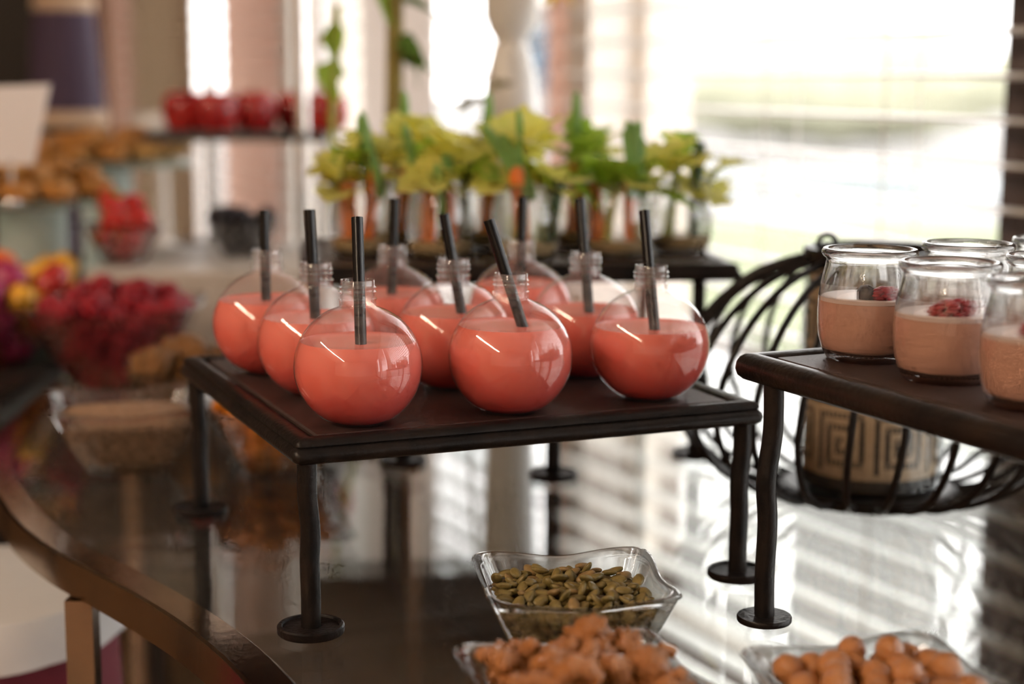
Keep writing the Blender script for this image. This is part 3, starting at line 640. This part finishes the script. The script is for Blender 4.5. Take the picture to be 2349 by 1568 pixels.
# pumpkin seeds
def seed_verts(L, W, T, seed):
    v = []; f = []; n = 12; rings = [(0, 1), (.55, .86), (.85, .5), (1, .12)]
    prof = [(.02, 1), (.45, .88), (.78, .6), (.96, .24), (.96, -.24), (.78, -.6), (.45, -.88), (.02, -1)]
    for r, z in prof:
        for k in range(n):
            a = 2 * PI * k / n; x = math.cos(a); pinch = 1 - .18 * max(0, x) ** 2
            v.append((L * r * x, W * r * math.sin(a) * pinch, T * z))
    for i in range(len(prof) - 1):
        for k in range(n): k2 = (k + 1) % n; f.append((i * n + k, (i + 1) * n + k, (i + 1) * n + k2, i * n + k2))
    return v, f
sv, sf = seed_verts(.0067, .0041, .0021, 1)
seed_me = [MB().add(sv, sf).mesh('pumpkin_seed', M['pseed'], True, 0), MB().add(sv, sf).mesh('pumpkin_seed', M['pseed2'], True, 0)]
BP = ((.040, 1.017, 0), .14); BR, BH, BB = .0595, .050, .034
bowl('clear square glass bowl of green pumpkin seeds below the juice riser', BP[0], BP[1], BR, BH, BB, .045)
P = pack(640, .0041, BR, BH, BB, 3, .82, 24, dome=.10, bias=-.05)
Q = place(P, *BP); NB = 370; core = MB()
for i, p in enumerate(Q):
    e = (rr.gauss(0, .45), rr.gauss(0, .45), rr.uniform(0, 6.3)); s_ = rr.uniform(.9, 1.12)
    if i < NB:
        mt = Matrix.Translation(Vector(p) + Vector((0, 0, G))) @ Matrix.LocRotScale(None, __import__('mathutils').Euler(e), (s_,) * 3); core.add([mt @ Vector(q) for q in sv], sf)
    else: item('pumpkin_seed', seed_me[1 if rr.random() < .13 else 0], 'flat green pumpkin seed heaped in the square glass bowl', 'seed', p, e, s_, 'pumpkin seeds in the glass bowl')
o = core.obj('pumpkin_seeds_underneath', M['pseed'], None, True, 0); o['kind'] = 'stuff'; tag(o, 'green pumpkin seeds packed beneath the top layer in the glass bowl', 'seeds')
# glazed walnuts
def walnut_mesh(seed):
    m = lump(seed, 20, .25, (1.15, .86, .74), 5.4); rnd = random.Random(seed); ph = rnd.uniform(0, 6)
    m.v = [tuple(c * (1 + .13 * math.sin(11 * x + ph) * math.cos(9 * y + ph + 3 * z)) * (1 - .22 * math.exp(-(y / .16) ** 2)) for c in (x, y, z)) for x, y, z in m.v]
    return m.mesh('glazed_walnut', M['walnut'], True, 0)
def curl_mesh(seed):
    rnd = random.Random(seed); pts = []; rad = []; n = 16; span = rnd.uniform(2.2, 3.4); ph = rnd.uniform(0, 6)
    for i in range(n):
        t = i / (n - 1); a = span * (t - .5); pts.append((.72 * math.cos(a) - .4, .72 * math.sin(a), .18 * math.sin(a * 1.3 + ph)))
        rad.append((.16 + .34 * math.sin(PI * min(.97, max(.03, t))) ** .6) * (1 + .16 * math.sin(i * 1.9 + ph)))
    m = MB().tube(pts, rad, 12); m.v = [tuple(c * (1 + .09 * math.sin(8 * v[0] + ph) * math.cos(9 * v[1] - ph + 5 * v[2])) for c in v) for v in m.v]
    return m.mesh('glazed_walnut', M['walnut'], True, 0)
wal = [walnut_mesh(s_) for s_ in (11, 12)] + [curl_mesh(s_) for s_ in (21, 22, 23, 24)]
BW = ((.040, .845, 0), .30)
bowl('glass bowl heaped with glazed walnuts at the bottom edge', BW[0], BW[1], .060, .050, .034, .045)
for p in place(pack(82, .0092, .060, .050, .034, 8, .84, 30, dome=.25), *BW): item('glazed_walnut', rr.choice(wal), 'knobbly brown glazed walnut heaped in the bottom-edge bowl', 'walnut', p, rot3(), .0122 * rr.uniform(.9, 1.12), 'glazed walnuts in the bowl')
macm = [lump(s_, 12, .05, (1, .95, .92), 2.5).mesh('glazed_nut', M['mac'], True, 0) for s_ in (31, 32, 33)]
BM = ((.200, .842, 0), .30)
bowl('glass bowl of round glazed nuts at the bottom right', BM[0], BM[1], .060, .050, .034, .045)
for p in place(pack(84, .0084, .060, .050, .034, 9, .88, 30, dome=.22), *BM): item('glazed_nut', rr.choice(macm), 'smooth round caramel glazed nut heaped in the bottom right bowl', 'nut', p, rot3(), .0090 * rr.uniform(.92, 1.1), 'round glazed nuts in the bowl')
# brown seeds bowl, left
BS = ((-.362, 1.515, 0), .28)
bowl('clear square glass bowl of tiny brown seeds by the brass rim', BS[0], BS[1], .069, .064, .034, .045)
v = []; f = []; grid = 34
def heap_surface(R, h, b, lvl, dome, name, mat, loc, rz, bumps, seed):
    """grain heap: a closed body of the bowl's inner shape plus loose grains over its top"""
    rnd = random.Random(seed); m = MB(); n = 56; W = lambda t: b + (R - b) * t ** .82 - .0042; rings = []; v = []; f = []
    for t in [.1, .25, .4, .55, .7, .85, 1]:
        z = .0066 + (lvl - .0066) * t; hw = W(z / h)
        for k in range(n): a = 2 * PI * k / n; s_ = sq(a) * hw; v.append((s_ * math.cos(a), s_ * math.sin(a), z))
    for q in (.8, .55, .3, .1):
        for k in range(n): a = 2 * PI * k / n; s_ = sq(a) * W(lvl / h) * q; v.append((s_ * math.cos(a), s_ * math.sin(a), lvl + dome * (1 - q * q)))
    R_ = len(v) // n
    for i in range(R_ - 1):
        for k in range(n): k2 = (k + 1) % n; f.append((i * n + k, i * n + k2, (i + 1) * n + k2, (i + 1) * n + k))
    f.append(tuple(range(n - 1, -1, -1))); f.append(tuple(range((R_ - 1) * n, R_ * n))); m.add(v, f)
    g = lump(3, 5, .02, (1.4, .8, .5))
    for k in range(bumps):
        side = rnd.random() < .35; a = rnd.uniform(0, 2 * PI)
        if side: z = rnd.uniform(.012, lvl); q = 1
        else: q = math.sqrt(rnd.random()); z = lvl + dome * (1 - q * q)
        s_ = sq(a) * (W(min(z, lvl) / h) + (0.0004 if side else -.001)) * q; e = Matrix.Rotation(rnd.uniform(0, 6), 3, 'Z') @ Matrix.Rotation(rnd.uniform(-.6, .6), 3, 'X'); sc = rnd.uniform(.0020, .0030)
        c = Vector((s_ * math.cos(a), s_ * math.sin(a), z)); m.add([c + e @ (Vector(p) * sc) for p in g.v], g.f)
    o = m.obj(name, mat, None, True, 0); o.location = (loc[0], loc[1], loc[2] + G); o.rotation_euler = (0, 0, rz); o['kind'] = 'stuff'; return o
tag(heap_surface(.069, .064, .034, .050, .008, 'brown_seeds', M['flax'], BS[0], BS[1], 2600, 4), 'tiny brown seeds filling the glass bowl by the brass rim', 'seeds')
# dried apricots bowl
BA = ((-.222, 1.530, 0), .35)
bowl('square glass bowl of orange dried apricots behind the front riser leg', BA[0], BA[1], .064, .060, .034, .045)
apm = [lump(s_, 10, .12, (1, .9, .5), 2.6).mesh('dried_apricot', M['apricot'], True, 0) for s_ in (41, 42, 43)]
for p in place(pack(44, .0125, .064, .060, .034, 10, .78, 24, dome=.12), *BA): item('dried_apricot', rr.choice(apm), 'wrinkled orange dried apricot in the square glass bowl', 'apricot', p, (rr.gauss(0, .5), rr.gauss(0, .5), rr.uniform(0, 6)), .0155 * rr.uniform(.9, 1.1), 'dried apricots in the bowl')
# toasted clusters bowl
BG = ((-.352, 1.765, 0), .2)
bowl('glass bowl of brown toasted clusters beside the riser back corner', BG[0], BG[1], .066, .055, .034, .045)
grm = [lump(s_, 12, .24, (1.1, .9, .8), 3.4).mesh('toasted_cluster', M['granola'], True, 0) for s_ in (51, 52, 53)]
for p in place(pack(42, .0135, .066, .055, .034, 12, .82, 24, dome=.12), *BG): item('toasted_cluster', rr.choice(grm), 'rough brown toasted cluster in the bowl beside the riser', 'granola', p, rot3(), .0152 * rr.uniform(.85, 1.15), 'toasted clusters in the bowl')
# raspberries bowl
BQ = ((-.468, 1.935, 0), .045)
bowl('large flared glass bowl of raspberries at left', BQ[0], BQ[1], .094, .096, .040, .04)
for p in place(pack(105, .0140, .094, .096, .040, 14, .84, 26, dome=.30), *BQ): item('raspberry', rr.choice(rasp_me), 'red raspberry heaped in the large flared glass bowl', 'raspberry', p, rot3(), 1.42 * rr.uniform(.92, 1.1), 'raspberries in the large bowl')
# mixed fruit bowl on the dark table
BF = ((-.672, 2.085, 0), .1)
bowl('large glass bowl of mixed cut fruit at the left edge', BF[0], BF[1], .112, .092, .045, .04)
fm = {'strawberry': (M['straw_b'], (.9, .9, 1.15)), 'mango_chunk': (M['mango'], (1, .9, .8)), 'dragonfruit_chunk': (M['dragon'], (1, 1, .85)), 'orange_wedge': (M['orangef'], (1.1, .8, .8))}
fms = {k: lump(60 + i, 10, .10, s_).mesh(k, mt, True, 0) for i, (k, (mt, s_)) in enumerate(fm.items())}
for i, p in enumerate(place(pack(62, .020, .112, .092, .045, 15, .84, 24, dome=.25), *BF)):
    k = rr.choice(['strawberry', 'mango_chunk', 'mango_chunk', 'dragonfruit_chunk', 'orange_wedge'])
    item(k, fms[k], {'strawberry': 'red strawberry piece in the mixed fruit bowl', 'mango_chunk': 'yellow mango chunk in the mixed fruit bowl', 'dragonfruit_chunk': 'deep magenta dragon fruit chunk in the mixed fruit bowl', 'orange_wedge': 'orange fruit piece in the mixed fruit bowl'}[k], k.split('_')[0], p, rot3(), .0215 * rr.uniform(.9, 1.15), 'mixed fruit in the left bowl')
# stone plinth with two berry bowls
r_ = [ringrect(.155, .17, q, z, .006) for q, z in [(.004, 0), (0, .003), (0, .112), (.003, .115)]]; n = len(r_[0]); v = sum(r_, []); f = []
for k in range(3):
    for i in range(n): j = (i + 1) % n; f.append((k * n + i, k * n + j, (k + 1) * n + j, (k + 1) * n + i))
f += [tuple(range(n - 1, -1, -1)), tuple(range(3 * n, 4 * n))]
item('stone_plinth', MB().add(v, f).mesh('stone_plinth', M['stone'], True, 30), 'pale stone plinth block under the strawberry bowl', 'plinth', (-.398, 2.275, 0), (0, 0, .0))
B1 = ((-.525, 2.21, .115), .3); bowl('glass bowl of strawberries on the stone plinth', B1[0], B1[1], .050, .050, .024, .04)
for p in place(pack(13, .0165, .050, .050, .024, 16, .84, 20, dome=.2), *B1):
    t = thing('strawberry', 'red strawberry with a green cap in the bowl on the plinth', 'strawberry', p, 0, 'strawberries on the plinth'); t.rotation_euler = rot3(); t.scale = (.0175,) * 3
    put('fruit', fms['strawberry'], t); put('leaf_cap', bpy.data.meshes.get('leaf_cap') or MB().lathe([(0, 1.12), (.35, 1.10), (.7, .98), (.45, 1.08), (0, 1.16)], 10, fn=lambda a, z: 1 + .5 * math.cos(5 * a)).mesh('leaf_cap', M['leaf_g'], True, 0), t)
B2 = ((-.380, 2.30, .115), .3); bowl('glass bowl of dark berries on the stone plinth', B2[0], B2[1], .048, .050, .026, .04)
bkm = raspberry_mesh(5, M['black'], 'blackberry')
for p in place(pack(26, .0115, .048, .050, .026, 17, .84, 20), *B2): item('blackberry', bkm, 'black berry in the glass bowl on the plinth', 'blackberry', p, rot3(), 1.2, 'dark berries on the plinth')

# ================================================================== APPLE RACK, PASTRIES
rk = thing('chrome_rack', 'chrome rack with a dark slate shelf carrying the apples', 'rack', (-.41, 2.6, 0))
MB().box((-.135, -.135, .268), (.13, .135, .280)).obj('shelf', M['slate'], rk, False)
pm_ = MB().tube([(0, 0, 0), (0, 0, .72)], .0105, 14).mesh('post', M['chrome'])
for x, y in [(-.085, .12), (.095, -.12), (-.085, -.125), (.095, .12)]:
    if (x, y) != (-.085, -.125): put('post', pm_, rk, (x, y, 0))
MB().box((-.135, -.135, 0), (.13, .135, .010)).obj('base', M['chrome'], rk, False)
ap = [(0, .012), (.010, .006), (.018, .0015), (.026, .002), (.031, .012), (.0345, .028), (.034, .042), (.029, .054), (.020, .0595), (.011, .058), (.004, .053), (0, .050)]
am = MB().lathe(ap, 28, fn=lambda a, z: 1 + .03 * math.cos(5 * a)).mesh('body', M['apple'])
sm = MB().tube([(0, 0, .05), (.001, 0, .06), (.003, .001, .07)], .0014, 6).mesh('stem', M['stem'])
for k, (x, y, lb) in enumerate([(-.510, 2.58, 'leftmost red apple on the slate shelf'), (-.455, 2.545, 'second red apple from left on the slate shelf, glossy side'), (-.402, 2.59, 'middle red apple on the slate shelf'), (-.345, 2.655, 'dark red apple behind the front rack post'), (-.292, 2.60, 'rightmost red apple on the slate shelf')]):
    t = thing('apple', lb, 'apple', (x, y, .280), k * 1.3, 'apples on the slate shelf'); put('body', am, t); put('stem', sm, t)
def plate(label, x, y, z, R, cyl, rx):
    t = thing('glass_plate_stand', label, 'stand', (x, y, 0)); MB().lathe([(0, z - .008), (R, z - .008), (R + .002, z - .004), (R, z), (0, z)], 48).obj('plate', M['aqua'], t)
    MB().lathe([(0, 0), (cyl, 0), (cyl, z - .008), (0, z - .008)], 32).obj('column', M['frost'], t)
plate('aqua glass plate of pastries on a thick frosted column', -.665, 2.275, .198, .125, .048, 0)
plate('taller aqua glass plate of pastries further back', -.630, 2.555, .235, .135, .040, 0)
def pastry_mesh(seed, mat):
    m = lump(seed, 12, .08, (1, .85, .7), 2.4); m.v = [tuple(math.copysign(abs(c) ** .62, c) * s_ for c, s_ in zip(p, (1, .85, .62))) for p in m.v]; return m.mesh('pastry', mat, True, 0)
pas = [pastry_mesh(70, M['pastry']), pastry_mesh(71, M['pastry']), pastry_mesh(72, M['pastry2'])]
for (px, py, pz, R, lb, N_) in [(-.665, 2.275, .198, .11, 'golden pastry on the lower glass plate', 22), (-.630, 2.555, .235, .12, 'golden pastry on the taller glass plate', 21)]:
    P = np.zeros((0, 3)); rnd = np.random.RandomState(int(pz * 1000)); r = .023
    for i in range(N_):
        c = rnd.uniform(-1, 1, (40, 2)) * R; c = c[np.hypot(c[:, 0], c[:, 1]) < R - r * .5]; z = np.full(len(c), r * .62)
        if len(P):
            d2 = (c[:, None, 0] - P[None, :, 0]) ** 2 + (c[:, None, 1] - P[None, :, 1]) ** 2; q = 1 - d2 / (1.85 * r) ** 2
            z = np.maximum(z, np.where(q > 0, P[None, :, 2] + 1.25 * r * np.sqrt(np.maximum(q, 0)), -1).max(1))
        k = int(np.argmin(z + .15 * np.hypot(c[:, 0], c[:, 1]))); P = np.vstack([P, [c[k, 0], c[k, 1], z[k]]])
    for p in P: item('pastry', rr.choice(pas), lb, 'pastry', (px + p[0], py + p[1], pz + p[2]), (rr.gauss(0, .12), rr.gauss(0, .12), rr.uniform(0, 6)), .0245, 'pastries on the ' + lb.split('the ')[1])
cs = thing('card_stand', 'blank white card in a stand among the pastries at left edge', 'card', (-.662, 2.178, .198)); MB().lathe([(0, 0), (.016, 0), (.015, .004), (.003, .006), (.003, .055), (0, .055)], 18).obj('holder', M['chrome'], cs)
MB().add([(-.055, 0, .05), (.030, 0, .05), (.056, .0, .155), (-.055, 0, .150), (-.055, .003, .05), (.030, .003, .05), (.056, .003, .155), (-.055, .003, .150)], [(0, 1, 2, 3), (7, 6, 5, 4), (0, 4, 5, 1), (1, 5, 6, 2), (2, 6, 7, 3), (3, 7, 4, 0)]).obj('card', M['card'], cs, False)
# sideboard with lamp and white cake stand
sb = thing('sideboard', 'dark wooden sideboard under the purple lamp', 'sideboard', (-1.05, 3.45, -G))
MB().box((-.42, -.22, .08), (.45, .22, G - .025)).obj('cabinet', M['darkwood'], sb, False); MB().box((-.45, -.24, G - .025), (.48, .24, G)).obj('top', M['darkwood'], sb, False)
for x in (-.38, .41):
    for y in (-.18, .18): MB().box((x - .03, y - .03, 0), (x + .03, y + .03, .08)).obj('foot', M['darkwood'], sb, False)
la = thing('table_lamp', 'table lamp with a pleated dark purple shade and beige bands', 'lamp', (-.912, 3.4, 0))
MB().lathe([(0, 0), (.055, 0), (.056, .012), (.022, .03), (.032, .08), (.036, .13), (.024, .19), (.010, .215), (.009, .27), (0, .27)], 32).obj('base', M['shade'], la)
pl = lambda a, z: 1 + .012 * math.cos(40 * a)
sh = MB().lathe([(.077, .280), (.060, .505), (.058, .505), (.075, .280), (.077, .280)], 160, fn=pl).obj('shade', M['shade'], la)
MB().lathe([(.0785, .262), (.0800, .266), (.0785, .290), (.0760, .290), (.0765, .262), (.0785, .262)], 64).obj('lower_band', M['trim'], sh)
MB().lathe([(.0610, .492), (.0625, .496), (.0610, .520), (.0585, .520), (.0590, .492), (.0610, .492)], 64).obj('upper_band', M['trim'], sh)
ck = thing('cake_stand', 'white china cake stand behind the pastries', 'cake stand', (-.715, 3.36, 0))
MB().lathe([(0, 0), (.05, 0), (.045, .012), (.014, .03), (.012, .20), (.03, .235), (.058, .250), (.066, .266), (.062, .282), (.050, .288), (0, .289)], 40).obj('stand', M['china'], ck)

# ================================================================== PLANT, VASE, CURTAIN
pt = thing('climbing_plant', 'climbing plant on a mossy pole behind the vegetable jars', 'plant', (-.165, 2.05, 0))
MB().lathe([(0, 0), (.042, 0), (.055, .10), (.058, .105), (.054, .108), (.050, .10), (0, .095)], 32).obj('pot', M['slate'], pt)
MB().tube(bez([(.018, 0, .09), (.016, 0, .2), (.018, .002, .33), (.020, 0, .46), (.022, 0, .62)], 6), [.0125 - .003 * i / 24 for i in range(25)], 12).obj('moss_pole', M['moss'], pt)
MB().tube(bez([(-.025, 0, .09), (-.058, 0, .20), (-.058, 0, .30), (-.052, 0, .40), (-.050, 0, .45)], 6), .0045, 8).obj('stem', M['celery'], pt)
Lp = [leaf_mesh(M['leaf_g'], .075, .045, 1, .7, 80), leaf_mesh(M['leaf_d'], .07, .050, 1, .8, 81), leaf_mesh(M['leaf_d'], .075, .03, 1, .4, 82)]
for (m_, loc, rot, s_) in [(0, (-.052, 0, .435), (.2, 1.25, .4), .75), (0, (-.055, 0, .43), (0, 1.45, 2.8), .85), (0, (-.058, 0, .385), (.3, 1.35, 2.4), .7), (0, (-.053, 0, .36), (0, 1.5, .2), .6), (1, (.020, -.01, .40), (-.9, .25, -.3), .85), (1, (.035, -.01, .395), (-.4, .9, -.1), .6), (2, (.022, 0, .46), (-.3, .25, -.05), .85), (0, (.018, -.01, .50), (.3, 1.2, 2.6), .9), (0, (.012, -.01, .47), (.3, 1.4, 3.0), .6), (1, (.02, 0, .55), (0, .6, .6), 1)]:
    put('leaf', Lp[m_], pt, loc, rot, s_)
vs_ = thing('white_vase', 'tall white hourglass vase behind the vegetable jars', 'vase', (-.003, 2.20, 0))
MB().lathe([(0, 0), (.030, 0), (.033, .02), (.034, .15), (.037, .27), (.0375, .32), (.034, .365), (.026, .398), (.0215, .408), (.0225, .413), (.031, .427), (.0365, .448), (.037, .475), (.033, .50), (.027, .515), (.025, .512), (.030, .47), (.02, .41), (.03, .33), (.03, .03), (0, .02)], 48).obj('body', M['china'], vs_)
fl = thing('yellow_flower', 'yellow flower drooping at the top edge beside the white vase', 'flower', (.0, 2.19, .40))
MB().tube(bez([(0, 0, 0), (.01, 0, .10), (.035, -.02, .13), (.055, -.03, .09)], 5), .0025, 6).obj('stem', M['onion'], fl)
pe = leaf_mesh(M['yellow'], .036, .02, 1, .5, 90, 'petal')
for k in range(14): put('petal', pe, fl, (.055, -.03, .082), (rr.uniform(-.3, .3), rr.uniform(-.2, .7), k * 2 * PI / 14), rr.uniform(.8, 1.1))
MB().lathe([(0, -.008), (.010, -.006), (.012, 0), (.008, .006), (0, .008)], 16, (.055, -.03, .080)).obj('disc', M['stem'], fl)
dl = thing('dried_leaf_sprig', 'olive dried leaf sprig in front of the white vase', 'leaf', (-.055, 2.08, 0))
MB().tube(bez([(0, 0, 0), (.004, 0, .15), (.012, 0, .27), (.022, 0, .345)], 5), .0028, 6).obj('stem', M['moss'], dl)
dm = leaf_mesh(M['moss'], .045, .035, 3, .6, 93)
for loc, rot, s_ in [((.018, 0, .34), (.3, .2, 2.6), .9), ((.02, 0, .345), (-.5, -.6, .4), .8), ((.012, 0, .29), (.2, .1, .3), .7)]: put('leaf', dm, dl, loc, rot, s_)
MB().lathe([(0, 0), (.022, 0), (.024, .12), (.022, .12), (.020, .004), (0, .004)], 24).obj('tumbler', M['cglass'], dl)
cv = []; cf = []; nx, nz = 60, 10
for i in range(nz + 1):
    for k in range(nx + 1):
        t = -1.70 + .35 * k / nx; cv.append((t, -.105 + .018 * math.sin(k * 1.25) * (.6 + .4 * i / nz), .32 + 2.3 * i / nz))
for i in range(nz):
    for k in range(nx): cf.append((i * (nx + 1) + k, i * (nx + 1) + k + 1, (i + 1) * (nx + 1) + k + 1, (i + 1) * (nx + 1) + k))
o = wallobj('sheer_curtain', MB().add(cv, cf), M['sheer'], False, None, True); o.location = WALL; tag(o, 'white sheer curtain gathered in front of the window blinds', 'curtain')
